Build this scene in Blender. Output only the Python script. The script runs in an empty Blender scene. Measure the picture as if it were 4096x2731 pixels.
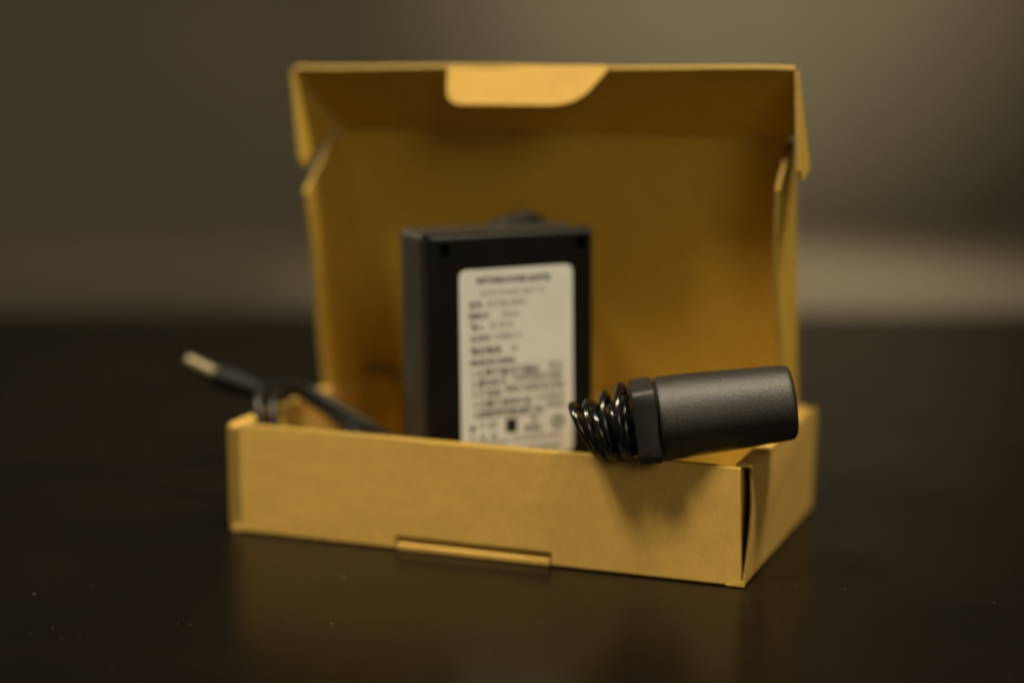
import bpy, bmesh, math, random
from mathutils import Vector, Matrix
random.seed(7)
CM = 0.01
sc = bpy.context.scene
col = sc.collection
R = math.radians

# ------------------------------------------------------------------ camera
cam_data = bpy.data.cameras.new("camera")
cam = bpy.data.objects.new("camera", cam_data)
col.objects.link(cam)
cam.location = (0, 0, 14.61 * CM)
cam.rotation_euler = (math.pi / 2 - 0.166, 0, 0)
cam_data.lens = 60
cam_data.sensor_width = 36
cam_data.clip_start = 0.01
cam_data.clip_end = 50
cam_data.dof.use_dof = True
cam_data.dof.focus_distance = 0.458
cam_data.dof.aperture_fstop = 3.0
cam_data.dof.aperture_blades = 9
cam_data.dof.aperture_rotation = 0.3
sc.camera = cam

# ------------------------------------------------------------------ world, lamps, exposure
w = bpy.data.worlds.new("World")
sc.world = w
w.use_nodes = True
bg = w.node_tree.nodes["Background"]
bg.inputs[0].default_value = (1.0, 0.84, 0.60, 1)
bg.inputs[1].default_value = 0.085
sc.view_settings.view_transform = 'Standard'
sc.view_settings.look = 'None'
sc.view_settings.exposure = 0
sc.view_settings.gamma = 1
sc.cycles.use_denoising = True
WARM = (1.0, 0.865, 0.62)


def disk_lamp(name, loc, target, power, size, color=WARM):
    d = bpy.data.lights.new(name, 'AREA')
    d.shape = 'DISK'
    d.size = size
    d.energy = power
    d.color = color
    o = bpy.data.objects.new(name, d)
    col.objects.link(o)
    o.location = loc
    o.rotation_euler = (Vector(target) - Vector(loc)).to_track_quat('-Z', 'Y').to_euler()
    return o


def spot_lamp(name, loc, target, power, angle, blend=1.0, radius=0.06, color=WARM):
    d = bpy.data.lights.new(name, 'SPOT')
    d.energy = power
    d.spot_size = R(angle)
    d.spot_blend = blend
    d.shadow_soft_size = radius
    d.color = color
    o = bpy.data.objects.new(name, d)
    col.objects.link(o)
    o.location = loc
    o.rotation_euler = (Vector(target) - Vector(loc)).to_track_quat('-Z', 'Y').to_euler()
    return o


spot_lamp("front_ceiling_lamp", (-0.66, 0.12, 1.48), (0, 0.52, 0.04), 148, 36, 0.9, 0.17)
spot_lamp("top_ceiling_lamp", (0.44, 0.19, 1.50), (0, 0.52, 0.04), 112, 36, 0.9, 0.11)
spot_lamp("front_soft_fill", (0.50, -0.92, 0.72), (0, 0.50, 0.05), 42, 30, 0.8, 0.45)  # added soft fill from the front, lifts front wall, lid and right wall
spot_lamp("left_sheen_fill", (-0.85, 1.35, 0.36), (0, 0.52, 0.08), 4.8, 30, 0.8, 0.12)  # weak added light, only there to give the adapter's left side its sheen
spot_lamp("wall_spot", (0.30, 1.30, 0.50), (0.32, 2.4, 0.35), 20, 56, 1.0)
spot_lamp("wall_wash_fill", (-0.30, 0.9, 1.05), (-0.32, 2.4, 0.03), 7.5, 56, 1.0)  # added wash brightening the left of the wall, not a fixture of the room
spot_lamp("bench_spot", (0.26, 1.78, 1.10), (0.20, 1.76, -0.08), 27, 46, 1.0)



# ------------------------------------------------------------------ materials
def mat(name):
    m = bpy.data.materials.new(name)
    m.use_nodes = True
    nt = m.node_tree
    return m, nt, nt.nodes["Principled BSDF"]


def noise(nt, scale, detail=4, rough=0.6, dist=0.0, stretch=None):
    tc = nt.nodes.new("ShaderNodeTexCoord")
    mp = nt.nodes.new("ShaderNodeMapping")
    if stretch:
        mp.inputs["Scale"].default_value = stretch
    n = nt.nodes.new("ShaderNodeTexNoise")
    n.inputs["Scale"].default_value = scale
    n.inputs["Detail"].default_value = detail
    n.inputs["Roughness"].default_value = rough
    n.inputs["Distortion"].default_value = dist
    nt.links.new(tc.outputs["Object"], mp.inputs[0])
    nt.links.new(mp.outputs[0], n.inputs["Vector"])
    return n.outputs["Fac"]


def ramp(nt, fac, stops):
    r = nt.nodes.new("ShaderNodeValToRGB")
    els = r.color_ramp.elements
    while len(els) > 1:
        els.remove(els[-1])
    els[0].position, els[0].color = stops[0][0], (*stops[0][1], 1)
    for p, c in stops[1:]:
        e = els.new(p)
        e.color = (*c, 1)
    nt.links.new(fac, r.inputs[0])
    return r.outputs[0]


def bump(nt, fac, strength, dist, bsdf):
    b = nt.nodes.new("ShaderNodeBump")
    b.inputs["Strength"].default_value = strength
    b.inputs["Distance"].default_value = dist
    nt.links.new(fac, b.inputs["Height"])
    nt.links.new(b.outputs[0], bsdf.inputs["Normal"])


def mixc(nt, a, b, fac=1.0, mode='MULTIPLY'):
    m = nt.nodes.new("ShaderNodeMix")
    m.data_type = 'RGBA'
    m.blend_type = mode
    m.inputs[0].default_value = fac
    nt.links.new(a, m.inputs[6])
    nt.links.new(b, m.inputs[7])
    return m.outputs[2]


def kraft(name, base):
    m, nt, b = mat(name)
    dk = tuple(c * 0.94 for c in base)
    lt = tuple(min(1, c * 1.05) for c in base)
    blot = ramp(nt, noise(nt, 160, 6, 0.7), [(0.3, dk), (0.72, lt)])
    fib = ramp(nt, noise(nt, 1500, 3, 0.7, 0.4, (1, 1, 0.35)), [(0.3, (0.86, 0.84, 0.8)), (0.7, (1.05, 1.05, 1.05))])
    nt.links.new(mixc(nt, blot, fib), b.inputs["Base Color"])
    b.inputs["Roughness"].default_value = 0.72
    b.inputs["Specular IOR Level"].default_value = 0.28
    bump(nt, noise(nt, 45, 3, 0.5), 0.12, 0.004, b)
    return m


M_KRAFT = kraft("kraft_cardboard", (0.485, 0.300, 0.069))
M_LINER = kraft("kraft_inner_liner", (0.47, 0.294, 0.034))
M_EDGE = kraft("cut_cardboard_edge", (0.27, 0.175, 0.035))


def black_plastic(name, c, rough, bscale=900, bstr=0.3, spec=0.5):
    m, nt, b = mat(name)
    cc = ramp(nt, noise(nt, 60, 4, 0.6), [(0.3, tuple(x * 0.8 for x in c)), (0.7, tuple(x * 1.2 for x in c))])
    nt.links.new(cc, b.inputs["Base Color"])
    rr = nt.nodes.new("ShaderNodeMapRange")
    nt.links.new(noise(nt, 120, 5, 0.7), rr.inputs[0])
    rr.inputs[3].default_value = rough - 0.06
    rr.inputs[4].default_value = rough + 0.08
    nt.links.new(rr.outputs[0], b.inputs["Roughness"])
    b.inputs["Specular IOR Level"].default_value = spec
    bump(nt, noise(nt, bscale, 3, 0.6), bstr, 0.0006, b)
    return m


M_CASE = black_plastic("black_case_plastic", (0.003, 0.0026, 0.002), 0.42, 1400, 0.1, 0.2)
M_CASE_BACK = black_plastic("black_rear_plastic", (0.014, 0.013, 0.011), 0.42, 1400, 0.1, 0.8)
M_PIT = black_plastic("screw_steel_black", (0.004, 0.004, 0.004), 0.5)
M_CYL = black_plastic("matt_textured_black", (0.011, 0.0095, 0.007), 0.45, 2000, 0.34, 0.58)
M_COLLAR = black_plastic("smooth_black_rubber", (0.010, 0.009, 0.008), 0.5, 700, 0.2, 0.4)
M_WIRE = black_plastic("glossy_black_wire", (0.004, 0.004, 0.004), 0.17, 300, 0.08)
M_CABLE = black_plastic("black_cable_sheath", (0.006, 0.006, 0.005), 0.36, 300, 0.1, 0.24)
M_PLUG = black_plastic("black_moulded_plug", (0.003, 0.003, 0.003), 0.6, 500, 0.2, 0.2)


def simple(name, c, rough, metal=0.0, spec=0.5):
    m, nt, b = mat(name)
    cc = ramp(nt, noise(nt, 90, 4, 0.6), [(0.3, tuple(x * 0.93 for x in c)), (0.7, tuple(min(1, x * 1.05) for x in c))])
    nt.links.new(cc, b.inputs["Base Color"])
    b.inputs["Roughness"].default_value = rough
    b.inputs["Metallic"].default_value = metal
    b.inputs["Specular IOR Level"].default_value = spec
    return m


M_METAL = simple("nickel_barrel", (0.155, 0.13, 0.08), 0.5, 1.0)
M_LABEL = simple("silver_white_sticker", (0.63, 0.635, 0.60), 0.45)
M_INK = simple("dark_print_ink", (0.07, 0.07, 0.065), 0.6)
M_INK_GREY = simple("grey_print_ink", (0.15, 0.15, 0.14), 0.6)
M_DUST = simple("pale_dust", (0.22, 0.17, 0.105), 0.8)
M_BENCH = simple("pale_bench_top", (0.42, 0.37, 0.28), 0.5)

M_TABLE, nt, b = mat("black_gloss_table")
cc = ramp(nt, noise(nt, 14, 5, 0.6), [(0.3, (0.0022, 0.0018, 0.0013)), (0.7, (0.0042, 0.0034, 0.0024))])
nt.links.new(cc, b.inputs["Base Color"])
rr = nt.nodes.new("ShaderNodeMapRange")
nt.links.new(noise(nt, 30, 6, 0.65), rr.inputs[0])
rr.inputs[3].default_value = 0.20
rr.inputs[4].default_value = 0.34
nt.links.new(rr.outputs[0], b.inputs["Roughness"])
b.inputs["IOR"].default_value = 1.23

M_WALL, nt, b = mat("painted_wall")
cc = ramp(nt, noise(nt, 3, 6, 0.6), [(0.3, (0.30, 0.27, 0.20)), (0.7, (0.36, 0.32, 0.23))])
nt.links.new(cc, b.inputs["Base Color"])
b.inputs["Roughness"].default_value = 0.8


# ------------------------------------------------------------------ mesh helpers (centimetres in, metres out)
def link(name, bm, material, parent=None, smooth=False, bevel=0.0, segs=2):
    bmesh.ops.recalc_face_normals(bm, faces=bm.faces)
    me = bpy.data.meshes.new(name)
    bmesh.ops.scale(bm, vec=(CM, CM, CM), verts=bm.verts)
    bm.to_mesh(me)
    bm.free()
    o = bpy.data.objects.new(name, me)
    col.objects.link(o)
    if material:
        for m in (material if isinstance(material, (list, tuple)) else [material]):
            me.materials.append(m)
    if parent:
        o.parent = parent
    if smooth:
        for p in me.polygons:
            p.use_smooth = True
    if bevel:
        bv = o.modifiers.new("bevel", 'BEVEL')
        bv.width = bevel * CM
        bv.segments = segs
        bv.limit_method = 'ANGLE'
        bv.angle_limit = R(40)
    return o


def empty(name, loc, rz=0):
    o = bpy.data.objects.new(name, None)
    col.objects.link(o)
    o.location = Vector(loc) * CM
    o.rotation_euler = (0, 0, rz)
    o.empty_display_size = 0.01
    return o


def tag(o, label=None, cat=None, kind=None, group=None):
    if label: o["label"] = label
    if cat: o["category"] = cat
    if kind: o["kind"] = kind
    if group: o["group"] = group
    return o


def rounded(pts, radii, n=5):
    """3D polygon with some corners rounded by quadratic curves."""
    out = []
    N = len(pts)
    for i, p in enumerate(pts):
        r = radii[i] if isinstance(radii, (list, tuple)) else radii
        p = Vector(p)
        if r <= 0:
            out.append(p)
            continue
        a = (Vector(pts[i - 1]) - p)
        c = (Vector(pts[(i + 1) % N]) - p)
        ra = min(r, a.length * 0.48)
        rc = min(r, c.length * 0.48)
        A, C = p + a.normalized() * ra, p + c.normalized() * rc
        for k in range(n + 1):
            t = k / n
            out.append(A * (1 - t) ** 2 + p * 2 * t * (1 - t) + C * t * t)
    return out


def ragged(p0, p1, n, amp, axis):
    """intermediate points from p0 to p1 with a torn, fluted wobble along axis"""
    p0, p1, axis = Vector(p0), Vector(p1), Vector(axis)
    out = []
    for k in range(1, n):
        t = k / n
        out.append(p0.lerp(p1, t) + axis * (amp * (0.55 if k % 2 else -0.55) + random.uniform(-amp, amp) * 0.6))
    return out


def plate(name, pts, off, material, parent, bevel=0.02):
    """flat board: polygon pts, thickness given by the offset vector"""
    bm = bmesh.new()
    off = Vector(off)
    a = [bm.verts.new(Vector(p)) for p in pts]
    c = [bm.verts.new(Vector(p) + off) for p in pts]
    bm.faces.new(a)
    bm.faces.new(list(reversed(c)))
    n = len(a)
    for i in range(n):
        f = bm.faces.new((a[i], a[(i + 1) % n], c[(i + 1) % n], c[i]))
        f.material_index = 1
    return link(name, bm, [material, M_EDGE if material in (M_KRAFT, M_LINER) else material], parent, bevel=bevel)


def box_bm(x0, x1, y0, y1, z0, z1):
    bm = bmesh.new()
    v = [bm.verts.new((x, y, z)) for x in (x0, x1) for y in (y0, y1) for z in (z0, z1)]
    for f in ((0, 1, 3, 2), (4, 6, 7, 5), (0, 4, 5, 1), (2, 3, 7, 6), (0, 2, 6, 4), (1, 5, 7, 3)):
        bm.faces.new([v[i] for i in f])
    return bm


def catmull(pts, n=10):
    pts = [Vector(p) for p in pts]
    P = [pts[0] * 2 - pts[1]] + pts + [pts[-1] * 2 - pts[-2]]
    out = []
    for i in range(1, len(P) - 2):
        for k in range(n):
            t = k / n
            a, b_, c, d = P[i - 1], P[i], P[i + 1], P[i + 2]
            out.append(0.5 * ((2 * b_) + (c - a) * t + (2 * a - 5 * b_ + 4 * c - d) * t * t + (3 * b_ - a - 3 * c + d) * t ** 3))
    out.append(pts[-1])
    return out


def tube_bm(bm, path, r, sides=12):
    rings = []
    t0 = (path[1] - path[0]).normalized()
    nrm = t0.orthogonal().normalized()
    for i, p in enumerate(path):
        t = (path[min(i + 1, len(path) - 1)] - path[max(i - 1, 0)]).normalized()
        nrm = (nrm - t * nrm.dot(t)).normalized()
        bn = t.cross(nrm)
        rr = r(i / (len(path) - 1)) if callable(r) else r
        rings.append([bm.verts.new(p + (nrm * math.cos(2 * math.pi * k / sides) + bn * math.sin(2 * math.pi * k / sides)) * rr) for k in range(sides)])
    for i in range(len(rings) - 1):
        for k in range(sides):
            bm.faces.new((rings[i][k], rings[i][(k + 1) % sides], rings[i + 1][(k + 1) % sides], rings[i + 1][k]))
    bm.faces.new(rings[0])
    bm.faces.new(list(reversed(rings[-1])))
    return bm


def lathe_bm(profile, sides=64, sq=None):
    """profile: (x along axis, radius)"""
    bm = bmesh.new()
    rings = []
    for x, r in profile:
        ring = []
        for k in range(sides):
            a = 2 * math.pi * k / sides
            q = 1.0
            if sq:
                q = (abs(math.cos(a)) ** sq + abs(math.sin(a)) ** sq) ** (-1 / sq)
            ring.append(bm.verts.new((x, math.cos(a) * r * q, math.sin(a) * r * q)))
        rings.append(ring)
    for i in range(len(rings) - 1):
        for k in range(sides):
            bm.faces.new((rings[i][k], rings[i][(k + 1) % sides], rings[i + 1][(k + 1) % sides], rings[i + 1][k]))
    bm.faces.new(rings[0])
    bm.faces.new(list(reversed(rings[-1])))
    return bm


# ------------------------------------------------------------------ setting
tbl = link("table", box_bm(-95, 95, -70, 97.5, -3, 0), M_TABLE, bevel=0.3)
tag(tbl, "dark glossy tabletop carrying the open cardboard box and mirroring its front", "table")
wal = link("back_wall", box_bm(-320, 320, 240, 250, -80, 210), M_WALL)
tag(wal, kind="structure")
bench = empty("bench", (0, 178, -80))
tag(bench, "pale low bench blurred in the background behind the dark table", "bench")
link("bench_top", box_bm(-230, 230, -62, 60, 67, 72), M_BENCH, bench, bevel=0.6)
link("bench_base", box_bm(-220, 220, -54, 56, 0, 66.7), M_BENCH, bench, bevel=0.3)

# ------------------------------------------------------------------ cardboard box (local: x along the front, y to the back)
YAW = 0.364
OX, OY = -8.838, 51.532
W, D, H, T = 16.36, 9.15, 3.4, 0.16
bx = empty("cardboard_box", (OX, OY, 0.02), -YAW)
tag(bx, "open brown kraft cardboard mailer box with its lid raised on the dark table", "box")

plate("base_panel", [(0.1, 0.12, 0.0), (W - 0.05, 0.12, 0.0), (W - 0.05, D, 0.0), (0.1, D, 0.0)], (0, 0, T), M_LINER, bx)

# front wall with the slot notch along its lower edge
S0, S1, SH = 5.72, 10.68, 0.40
fw = [(0.46, 0, 0.03), (S0, 0, 0.03), (S0, 0, SH - 0.04), (S0 + 0.06, 0, SH), (S1 - 0.06, 0, SH), (S1, 0, SH - 0.04), (S1, 0, 0.03), (W - 0.08, 0, 0.03)]
top = [(W - 0.17, 0, H - 0.02)]
n = 26
for k in range(1, n):
    t = k / n
    top.append((W - 0.17 + (0.44 - W + 0.17) * t, 0, H - 0.02 + 0.028 * math.sin(t * 9) + random.uniform(-0.008, 0.008)))
top.append((0.44, 0, H))
plate("front_wall", fw + top, (0, T, 0), M_KRAFT, bx)
plate("front_inner_panel", [(0.62, 0.2, 0.22), (W - 0.9, 0.2, 0.22), (W - 0.9, 0.2, H - 0.03), (0.62, 0.2, H - 0.03)], (0, T, 0), M_LINER, bx)
# lip of the locking slot: board edge showing in the notch
lip = link("slot_lip", box_bm(S0 + 0.05, S1 - 0.04, -0.05, 0.17, -0.01, 0.19), M_KRAFT, bx, bevel=0.04)
link("slot_ply", box_bm(S0 + 0.03, S1 - 0.03, 0.07, 0.19, 0.215, 0.27), M_EDGE, bx, bevel=0.01)

# left side wall, double ply with a rolled front edge
def rolled(y0, y1, x0, x1, z0, z1, name):
    bm = box_bm(x0, x1, y0, y1, z0, z1)
    return link(name, bm, M_KRAFT, bx, bevel=0.13, segs=4)


rolled(0.08, D - 0.02, 0.0, 0.44, 0.02, H, "side_wall")
bm = bmesh.new()
for px0, px1, py in ((0.02, 0.15, 0.05), (0.165, 0.27, 0.02), (0.285, 0.42, 0.045)):
    t_ = box_bm(px0, px1, py, 0.16, 0.04, H - 0.10)
    tm = bpy.data.meshes.new("tmp")
    t_.to_mesh(tm)
    t_.free()
    bm.from_mesh(tm)
    bpy.data.meshes.remove(tm)
link("ply_edge", bm, M_EDGE, bx, bevel=0.03)
# little folded corner at the foot of the left edge
plate("corner_fold", rounded([(0.10, -0.03, 0.02), (0.50, -0.03, 0.02), (0.46, -0.03, 0.24), (0.24, -0.03, 0.30)], 0.06), (0, 0.05, 0), M_KRAFT, bx, 0.01)
plate("corner_fold", rounded([(W - 0.55, -0.035, 0.02), (W + 0.04, -0.035, 0.02), (W + 0.02, -0.035, 0.2), (W - 0.1, -0.035, 0.16)], 0.05), (0, 0.05, 0), M_KRAFT, bx, 0.01)

# right side wall: outer ply whose front edge bows away from the front wall, inner ply behind
fe = [(W, 0.03, 0.02)]
for k in range(1, 14):
    t = k / 14
    fe.append((W + 0.10 * math.sin(t * math.pi * 0.8), 0.03 + 0.46 * math.sin(min(1, t * 1.12) * math.pi * 0.56) ** 1.2 + random.uniform(-0.006, 0.006), 0.02 + t * (H - 0.1)))
fe.append((W + 0.07, 0.36, H - 0.03))
outer = fe + [(W + 0.22, D - 0.35, H + 0.04), (W + 0.22, D - 0.12, H - 0.05), (W + 0.2, D, H - 0.3), (W + 0.12, D, 0.02)]
plate("side_wall", outer, (-0.09, 0, 0), M_KRAFT, bx, bevel=0.03)
fi = [(W - 0.24, 0.42, 0.1), (W - 0.24, 0.42, H - 0.15), (W - 0.12, D - 0.2, H - 0.0), (W - 0.14, D - 0.2, 0.1)]
plate("side_inner_panel", fi, (-T, 0, 0), M_LINER, bx)
link("rolled_rim", box_bm(W - 0.42, W + 0.06, 0.44, D - 0.5, H - 0.12, H + 0.0), M_KRAFT, bx, bevel=0.06, segs=3)
plate("back_wall_panel", [(0.2, D, 0.02), (W - 0.1, D, 0.02), (W - 0.1, D, H), (0.2, D, H)], (0, -T, 0), M_LINER, bx)
# dust tab standing in the left rear corner
plate("corner_tab", rounded([(0.46, D - 0.35, 0.4), (1.9, D - 0.55, 0.4), (1.75, D - 0.55, H + 0.05), (0.46, D - 0.35, H + 0.1)], [0, 0, 0.3, 0.1]), (0, 0.14, 0), M_LINER, bx)

# lid, leaning forward about ten degrees, its front flap raised
LANG, FANG, L, FL = -0.174, 0.85, 8.82, 3.33
ld = Vector((0, math.sin(LANG), math.cos(LANG)))
nn = Vector((0, -math.cos(LANG), math.sin(LANG)))
fd = nn * math.cos(FANG) + ld * math.sin(FANG)
fin = -(ld * math.cos(FANG) - nn * math.sin(FANG))
ux = Vector((1, 0, 0))
hg = Vector((0, D, H))
IN = 0.38
lidp = lambda u_, v_, w_=0: hg + ux * u_ + ld * v_ + nn * w_
lid = plate("lid", [lidp(IN, 0), lidp(W - 0.60, 0), lidp(W - 0.60, L), lidp(IN, L)], -nn * T, M_LINER, bx)


def curved_flap(name, u0, sgn, w0, splay, top_pts, side):
    """side flap of the lid, as a grid bent slightly along its depth"""
    bm = bmesh.new()
    cols, rows = 8, 60
    layers = []
    for th in (0, T):
        g = []
        for i in range(cols + 1):
            s = i / cols
            ww = s * w0
            vtop = L - 0.02 - top_pts(s)
            vbot = 0.05 + 0.25 * s
            line = []
            for j in range(rows + 1):
                v = vbot + (vtop - vbot) * j / rows
                du = sgn * (splay * s * s + 0.05 * math.sin(v * 0.9) * s) + sgn * th
                jag = (random.uniform(-0.008, 0.008) + (0.006 if j % 2 else -0.006)) if (i == cols and side) else 0
                p = lidp(u0 + du, v, ww + jag)
                line.append(bm.verts.new(p))
            g.append(line)
        layers.append(g)
    for g in layers:
        for i in range(cols):
            for j in range(rows):
                bm.faces.new((g[i][j], g[i + 1][j], g[i + 1][j + 1], g[i][j + 1]))
    a, c = layers
    def strip(p, q):
        for k in range(len(p) - 1):
            f = bm.faces.new((p[k], p[k + 1], q[k + 1], q[k]))
            f.material_index = 1
    strip(a[0], c[0]); strip(a[cols], c[cols])
    strip([l[0] for l in a], [l[0] for l in c]); strip([l[-1] for l in a], [l[-1] for l in c])
    return link(name, bm, [M_LINER, M_EDGE], lid, bevel=0)


curved_flap("side_flap", IN, -1, 2.8, 0.06, lambda s: 0.05 + 1.55 * max(0, s - 0.08) ** 1.2, True)
curved_flap("side_flap", W - 0.60, 1, 2.45, 0.0, lambda s: 0.1 + 1.25 * max(0, s - 0.2) ** 1.4, True)

# front flap of the lid (bent, edges slightly wavy)
fl0 = lidp(0, L)
def fp(u_, a_, b_=0.0):
    return fl0 + ux * u_ + fd * a_ + fin * b_
fe = [fp(0.30, 0), fp(W - 0.30, 0), fp(W + 0.03, FL)]
for k in range(1, 30):
    t = k / 30
    u_ = W + 0.03 - (W + 0.08) * t
    fe.append(fp(u_, FL + 0.035 * math.sin(t * 11 + 1) + 0.03 * math.sin(t * 3.1) + random.uniform(-0.01, 0.01)))
fe.append(fp(-0.05, FL))
plate("front_flap", fe, -fin * T, M_LINER, lid, bevel=0.045)

# dust flaps hanging from the sides of the front flap
dn = Vector((0, -0.10, -1)).normalized()
def ear(u0, tilt, out, jag, flare=0.0):
    A = fp(u0, FL - 0.03, 0.0)
    Bq = fp(u0 + (0.35 if out < 0 else -0.35), 0.12, 0.05)
    tv = dn * 3.22 + ux * tilt
    C = A + tv
    Dq = C + Vector((0, 0.75, 0.45)) 
    base = [Bq, A]
    if jag:
        base += ragged(A, C, 30, 0.03, (0, 1, 0))
    poly = base + rounded([C, Dq], 0)
    poly = [Bq, A] + (ragged(A, C - tv * 0.12, 40, 0.012, (0, 1, 0)) if jag else []) + \
        [C - tv * 0.10, C - tv * 0.02 + Vector((0, 0.10, 0)), C + Vector((flare * 0.4, 0.22 + flare * 1.2, 0.06)), C + Vector((flare, 0.42 + flare * 3.2, 0.34))]
    if flare:
        poly.append(poly[-1].lerp(Bq, 0.35) + Vector((flare * 0.7, 0, 0)))
        poly.append(poly[-2].lerp(Bq, 0.70) + Vector((flare * 0.7, 0, 0)))
    return plate("dust_flap", poly, ux * out, M_LINER, lid, bevel=0.0)


ear(-0.04, 0.42, -T, True)
ear(W + 0.0, 0.20, T, True, 0.09)

# tuck tab folded over from the front edge
tdir = (fin * math.cos(R(22)) - fd * math.sin(R(22))).normalized()
tn = tdir.cross(ux).normalized()
t0 = fl0 + fd * (FL + 0.07) - fin * 0.10
tp = lambda u_, v_: t0 + ux * u_ + tdir * v_
tab = rounded([tp(5.38, 0), tp(10.72, 0), tp(10.62, 0.22), tp(9.75, 1.28), tp(5.45, 1.28)], [0.05, 0.05, 0.25, 0.9, 0.55], 7)
plate("tuck_tab", tab, tn * 0.12 if tn.y > 0 else -tn * 0.12, M_KRAFT, lid, bevel=0.05)

# ------------------------------------------------------------------ power adapter
AYAW = R(22)
AW, AT, AH = 5.33, 2.80, 9.16
ad = empty("power_adapter", (-2.36, 49.98, 0.20), AYAW)
ad.rotation_euler = (0, R(-0.65), AYAW)
tag(ad, "black upright power adapter with a white printed rating sticker standing in the box", "power adapter")


def holed_shell():
    """front half of the case with two round screw wells at the top corners"""
    bm = box_bm(0, AW, 0, 0.75, 0, AH)
    o = link("front_shell", bm, M_CASE, ad)
    for hx, hz in ((0.47, 8.72), (4.93, 8.72)):
        cb = bmesh.new()
        bmesh.ops.create_cone(cb, cap_ends=True, segments=28, radius1=0.205, radius2=0.205, depth=1.2,
                              matrix=Matrix.Translation((hx, 0.0, hz)) @ Matrix.Rotation(R(90), 4, 'X'))
        c = link("cut", cb, None)
        c.parent = ad
        m = o.modifiers.new("hole", 'BOOLEAN')
        m.object = c
        m.operation = 'DIFFERENCE'
    bpy.context.view_layer.update()
    dg = bpy.context.evaluated_depsgraph_get()
    me = bpy.data.meshes.new_from_object(o.evaluated_get(dg))
    for c in [m.object for m in o.modifiers]:
        bpy.data.objects.remove(c)
    o.modifiers.clear()
    o.data = me
    if not me.materials:
        me.materials.append(M_CASE)
    bv = o.modifiers.new("bevel", 'BEVEL')
    bv.width = 0.16 * CM
    bv.segments = 4
    bv.limit_method = 'ANGLE'
    bv.angle_limit = R(60)
    bv.use_clamp_overlap = False
    # only the outer box edges are rounded
    bv.limit_method = 'WEIGHT'
    at = me.attributes.new("bevel_weight_edge", 'FLOAT', 'EDGE')
    for e in me.edges:
        a, b_ = (me.vertices[i].co for i in e.vertices)
        d = b_ - a
        if max(abs(d.x), abs(d.y), abs(d.z)) > 0.9 * d.length and d.length > 0.008:
            on = sum((min(abs(a[i]), abs(a[i] - s)) < 1e-5 and min(abs(b_[i]), abs(b_[i] - s)) < 1e-5) for i, s in ((0, AW * CM), (2, AH * CM)))
            front = abs(a.y) < 1e-5 and abs(b_.y) < 1e-5
            if (front and on >= 1) or on == 2:
                at.data[e.index].value = 1.0
    return o


shell = holed_shell()
for hx in (0.47, 4.93):
    cb = bmesh.new()
    bmesh.ops.create_cone(cb, cap_ends=True, segments=20, radius1=0.15, radius2=0.12, depth=0.08,
                          matrix=Matrix.Translation((hx, 0.55, 8.72)) @ Matrix.Rotation(R(90), 4, 'X'))
    link("screw", cb, M_PIT, ad)
link("rear_shell", box_bm(0.03, AW - 0.03, 0.77, AT, 0.02, AH - 0.03), M_CASE_BACK, ad, bevel=0.14, segs=4)
link("seam_core", box_bm(0.10, AW - 0.10, 0.70, 0.85, 0.10, AH - 0.10), M_CASE, ad)
# plug mount rising behind the top edge
pm = rounded([(3.35, 2.85, 6.2), (5.0, 2.85, 6.2), (5.6, 2.85, 9.0), (5.2, 2.85, 9.22), (4.78, 2.85, 9.50), (4.35, 2.85, 9.32), (3.8, 2.85, 9.24), (3.5, 2.85, 9.0)],
             [0, 0, 0.2, 0.3, 0.3, 0.3, 0.2, 0.2], 4)
plate("plug_mount", [p - Vector((0.28, 0, 0)) for p in pm], (0, 0.9, 0), M_CASE_BACK, ad, bevel=0.08)

# sticker
LX0, LX1, LZ0, LZ1 = 0.93, 4.62, 2.26, 8.10
sp = rounded([(LX0, -0.012, LZ0), (LX1, -0.012, LZ0), (LX1, -0.012, LZ1), (LX0, -0.012, LZ1)], 0.26, 6)
stk = plate("sticker", sp, (0, 0.014, 0), M_LABEL, ad, bevel=0)


def text_mesh(lines, name, material, parent):
    """flat lettering; each line: (text, x, z, size, width or None, extra weight)"""
    bm = bmesh.new()
    for body, x, z, size, width, wt in lines:
        cu = bpy.data.curves.new("t", 'FONT')
        cu.body = body
        cu.size = size
        cu.offset = wt
        cu.resolution_u = 2
        to = bpy.data.objects.new("t", cu)
        me = bpy.data.meshes.new_from_object(to)
        if len(me.vertices):
            xs = [v.co.x for v in me.vertices]
            k = 1.0 if width is None else width / (max(xs) - min(xs))
            x0 = min(xs)
            tb = bmesh.new()
            tb.from_mesh(me)
            for v in tb.verts:
                v.co = Vector((x + (v.co.x - x0) * k, -0.016, z + v.co.y))
            tmp = bpy.data.meshes.new("tmp")
            tb.to_mesh(tmp)
            tb.free()
            bm.from_mesh(tmp)
            bpy.data.meshes.remove(tmp)
        bpy.data.meshes.remove(me)
        bpy.data.objects.remove(to)
        bpy.data.curves.remove(cu)
    return link(name, bm, material, parent)


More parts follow.
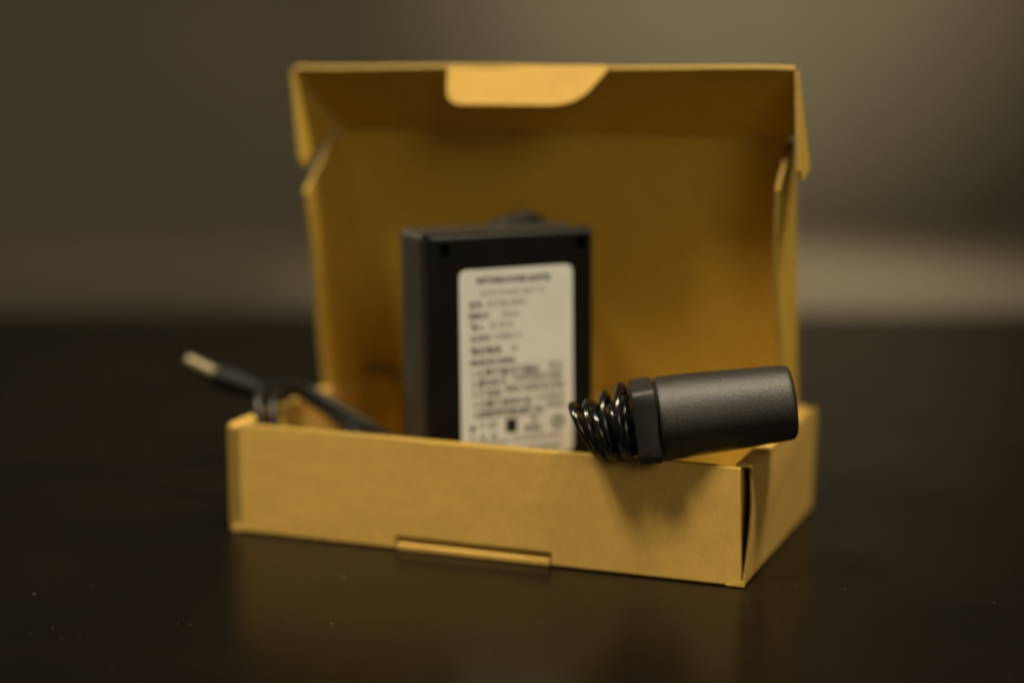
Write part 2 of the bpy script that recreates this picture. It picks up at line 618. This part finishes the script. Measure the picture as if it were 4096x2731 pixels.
dark = [
    ("SWITCHING POWER ADAPTER", 1.48, 7.66, 0.27, 2.42, 0.012),
    ("型号:", 1.24, 6.93, 0.27, 0.46, 0.004),
    ("INPUT:", 1.24, 6.60, 0.27, 0.66, 0.012),
    ("输入:", 1.26, 6.27, 0.27, 0.46, 0.006),
    ("OUTPUT", 1.26, 5.91, 0.28, 0.66, 0.012),
    ("输出电流:", 1.24, 5.54, 0.28, 1.05, 0.007),
    ("MADE IN CHINA", 1.26, 5.20, 0.26, 1.46, 0.012),
    ("1.仅限于室内干燥处", 1.30, 4.86, 0.27, 2.20, 0.006),
    ("2.请勿拆开", 1.28, 4.54, 0.27, 1.15, 0.006),
    ("3.使用前", 1.30, 4.22, 0.27, 0.95, 0.005),
    ("4.勿置于潮湿环境", 1.32, 3.90, 0.27, 1.9, 0.005),
    ("5.如有异味请立即断电", 1.34, 3.58, 0.29, 2.25, 0.009),
    ("MODEL", 2.98, 3.05, 0.25, 0.55, 0.012),
]
grey = [
    ("AC/DC POWER UNIT 12V", 1.60, 7.28, 0.28, 2.1, 0.0),
    ("AC100-240V~", 1.80, 6.95, 0.29, 1.35, 0.003),
    ("50/60Hz", 2.26, 6.62, 0.27, 0.60, 0.0),
    ("DC 12V 1A", 1.90, 6.30, 0.27, 0.75, 0.004),
    ("CURRENT 1A", 2.02, 5.94, 0.28, 0.9, 0.002),
    ("2A", 2.56, 5.56, 0.34, 0.24, 0.0),
    ("安全", 3.82, 4.92, 0.27, 0.46, 0.004),
    ("内部有高压电器", 2.62, 4.62, 0.27, 1.62, 0.004),
    ("请确认电源的电压规格", 2.36, 4.30, 0.28, 1.98, 0.005),
    ("以免触电", 3.36, 3.98, 0.27, 0.95, 0.002),
    ("并联系", 3.70, 3.70, 0.27, 0.62, 0.005),
    ("INDOOR USE ONLY", 1.28, 2.70, 0.24, 1.25, 0.003),
    ("RISK OF ELECTRIC SHOCK", 2.62, 2.76, 0.23, 1.6, 0.003),
    ("CAUTION DRY LOCATION USE ONLY", 1.50, 2.40, 0.24, 2.7, 0.009),
]
text_mesh(dark, "printed_text", M_INK, stk)
text_mesh(grey, "printed_text", M_INK_GREY, stk)

# printed marks: solid square, rings and small icons
mk = bmesh.new()
def quad(bm, x0, x1, z0, z1, y=-0.018):
    bm.faces.new([bm.verts.new(p) for p in ((x0, y, z0), (x1, y, z0), (x1, y, z1), (x0, y, z1))])
def ring(bm, cx, cz, r0, r1, n=24, y=-0.018):
    a = [bm.verts.new((cx + math.cos(k * 2 * math.pi / n) * r0, y, cz + math.sin(k * 2 * math.pi / n) * r0)) for k in range(n)]
    c = [bm.verts.new((cx + math.cos(k * 2 * math.pi / n) * r1, y, cz + math.sin(k * 2 * math.pi / n) * r1)) for k in range(n)]
    for k in range(n):
        bm.faces.new((a[k], a[(k + 1) % n], c[(k + 1) % n], c[k]))
quad(mk, 2.38, 2.74, 3.05, 3.48)
quad(mk, 1.24, 1.36, 3.16, 3.36)
link("printed_square", mk, M_PIT, stk)
mk = bmesh.new()
ring(mk, 4.10, 3.26, 0.09, 0.22)
ring(mk, 3.30, 3.44, 0.04, 0.10)
ring(mk, 1.95, 3.34, 0.05, 0.10)
ring(mk, 1.28, 2.97, 0.03, 0.07)
ring(mk, 1.62, 2.98, 0.04, 0.09)
ring(mk, 1.98, 2.98, 0.04, 0.09)
quad(mk, 1.42, 1.82, 3.33, 3.36)
quad(mk, 1.58, 1.61, 3.26, 3.42)
link("printed_symbol", mk, M_INK_GREY, stk)

# ------------------------------------------------------------------ cable with barrel plug at the left of the box
Rz = Matrix.Rotation(-YAW, 3, 'Z')
def bw(p):
    return Rz @ Vector(p) + Vector((OX, OY, 0.02))
ca = empty("power_cable", bw((0, 3, H)))
tag(ca, "black cable with a bare metal barrel plug hanging over the box's left wall", "cable")
base = bw((0, 3, H))
rel = lambda p: bw(p) - base
pA, pB, pC = rel((-3.046, 2.686, 4.737)), rel((-2.043, 2.93, 4.258)), rel((-0.405, 3.10, 3.80))
bm = bmesh.new()
ax = (pA - pB).normalized()
pth = [pB + ax * t for t in (-0.05, 0.0, 0.1, 0.5, 0.95, 1.05, 1.10)]
tube_bm(bm, pth, lambda t: 0.29 if t < 0.9 else 0.25, 20)
link("barrel_tip", bm, M_METAL, ca, smooth=True, bevel=0)
bm = bmesh.new()
tube_bm(bm, [pB.lerp(pC, t) for t in (0.0, 0.02, 0.06, 0.2, 0.55, 0.75, 0.85, 1.0)], lambda t: 0.36 if t < 0.05 else (0.40 if t < 0.65 else 0.33), 20)
link("plug_body", bm, M_PLUG, ca, smooth=True)
bm = bmesh.new()
sr = catmull([pC - (pC - pB) * 0.06, pC, rel((0.05, 3.3, 3.98)), rel((0.38, 3.50, 4.0))], 6)
tube_bm(bm, sr, lambda t: 0.30 - 0.10 * t, 16)
link("strain_relief", bm, M_PLUG, ca, smooth=True)
path = catmull([rel(p) for p in (
    (0.2, 3.42, 4.02), (0.45, 3.62, 4.0), (0.75, 4.0, 3.82), (2.06, 4.32, 3.02), (3.45, 4.70, 2.15), (4.6, 5.2, 1.1), (5.0, 6.2, 0.5),
    (3.8, 6.6, 0.42), (2.0, 4.6, 0.45), (1.2, 2.2, 0.9), (0.92, 1.25, 2.2), (0.50, 1.30, 3.2), (0.20, 1.75, 3.85), (0.25, 2.6, 4.12), (0.55, 3.4, 3.95),
    (1.7, 4.0, 2.95), (2.9, 4.35, 2.1), (3.6, 4.6, 0.9), (3.2, 4.9, 0.45), (2.0, 3.4, 0.45), (1.5, 1.6, 1.2), (1.25, 1.20, 2.4), (0.88, 1.45, 3.35),
    (0.62, 2.0, 3.9), (0.66, 2.8, 4.0), (1.2, 3.6, 3.45), (2.5, 4.15, 2.25), (3.4, 4.3, 1.0), (4.6, 4.2, 0.5), (6.0, 5.6, 0.45))], 10)
bm = bmesh.new()
tube_bm(bm, path, 0.168, 12)
link("cable", bm, M_CABLE, ca, smooth=True)

# ------------------------------------------------------------------ cylindrical plug wound with thin wire, lying across the right corner
cA, cB = Vector((3.39, 46.90, 4.46)), Vector((7.82, 46.85, 5.04))
cy = empty("cylindrical_connector", cA)
axd = (cB - cA).normalized()
cy.rotation_mode = 'QUATERNION'
cy.rotation_quaternion = axd.to_track_quat('X', 'Z')
tag(cy, "matt black cylindrical connector with collar and wound wire lying across the box's right corner", "connector")
LEN = (cB - cA).length + 0.05
prof = [(0.72, 0.6), (0.72, 1.12), (0.75, 1.165), (0.81, 1.182), (1.12, 1.185), (1.14, 1.176), (1.16, 1.176), (1.18, 1.185)]
for k in range(13):
    t = k / 12
    prof.append((1.20 + t * (LEN - 1.40), 1.185 - 0.125 * t ** 1.2))
for k in range(1, 9):
    a = k / 8 * math.pi / 2
    prof.append((LEN - 0.20 + 0.20 * math.sin(a), 1.06 - 0.20 + 0.20 * math.cos(a)))
prof.append((LEN + 0.04, 0.5))
o = link("connector_body", lathe_bm(prof, 72), M_CYL, cy, smooth=True)
o.data.set_sharp_from_angle(angle=R(50))
col_prof = [(0.02, 1.0), (0.03, 1.04), (0.07, 1.06), (0.61, 1.085), (0.66, 1.06), (0.69, 1.0), (0.76, 0.9)]
o = link("collar", lathe_bm(col_prof, 96, 9.0), M_COLLAR, cy, smooth=True)
o.data.set_sharp_from_angle(angle=R(40))
link("stem", lathe_bm([(-1.35, 0.20), (-1.3, 0.25), (0.0, 0.32), (0.03, 0.32)], 28), M_COLLAR, cy, smooth=True)

# wire wound round the stem: six uneven leaning turns
pts = []
turns = [(-0.08, 0.76, 0.08, 0.0), (-0.30, 1.12, -0.02, 0.12), (-0.34, 0.72, 0.22, -0.08), (-0.72, 0.92, 0.10, 0.02), (-0.84, 0.72, 0.34, -0.06),
         (-1.14, 0.84, 0.22, 0.02), (-1.50, 0.80, 0.46, -0.02), (-1.30, 0.64, 0.22, -0.16)]
per = 16
def wind(turns, ph, rw):
    pts = []
    for i in range(len(turns) - 1):
        x, r, lean, oz = turns[i]
        x2, r2, l2, oz2 = turns[i + 1]
        for k in range(per):
            t = k / per
            a = 2 * math.pi * t + ph
            rr = (r + (r2 - r) * t) * (1 + 0.06 * math.sin(a * 2 + i * 1.7))
            ll = lean + (l2 - lean) * t
            # local y points away from the camera, z up; the lower part of every turn leans to the right
            pts.append(Vector(((x + (x2 - x) * t - ll * math.sin(a) * 0.9) * 0.87 + 0.13 * math.cos(a) * rr, rr * math.cos(a) * 0.95, rr * math.sin(a) - 0.10 + oz + (oz2 - oz) * t)))
    bm = bmesh.new()
    tube_bm(bm, catmull(pts, 3), rw, 10)
    link("wound_wire", bm, M_WIRE, cy, smooth=True)


wind(turns, 1.2, 0.106)
wind([(-0.15, 0.62, 0.15, -0.12), (-0.34, 0.66, 0.22, -0.16), (-0.46, 0.60, 0.26, -0.2), (-0.72, 0.64, 0.3, -0.16), (-0.86, 0.58, 0.34, -0.2), (-1.04, 0.60, 0.36, -0.16)], 2.6, 0.09)

# ------------------------------------------------------------------ dust on the table in front of the box
bm = bmesh.new()
for i in range(60):
    y = random.triangular(36, 50, 44)
    x = random.uniform(-16, 16) * y / 45
    s = random.choice((0.005, 0.006, 0.008, 0.010, 0.014))
    bmesh.ops.create_icosphere(bm, subdivisions=1, radius=s, matrix=Matrix.Translation((x, y, s * 0.5)) @ Matrix.Rotation(random.uniform(0, 3), 4, 'Z') @ Matrix.Diagonal((random.uniform(0.7, 2.2), 0.8, 0.55, 1)))
for i in range(3):
    y = random.uniform(40, 47)
    x = random.uniform(-14, 14)
    a = random.uniform(0, 6)
    L_ = random.uniform(0.1, 0.28)
    pth = catmull([Vector((x, y, 0.012)), Vector((x + math.cos(a) * L_ * 0.5, y + math.sin(a) * L_ * 0.5, 0.03)), Vector((x + math.cos(a + 0.7) * L_, y + math.sin(a + 0.7) * L_, 0.012))], 4)
    tube_bm(bm, pth, 0.004, 5)
tag(link("dust", bm, M_DUST), "pale specks of dust scattered on the dark tabletop before the box", kind="stuff")
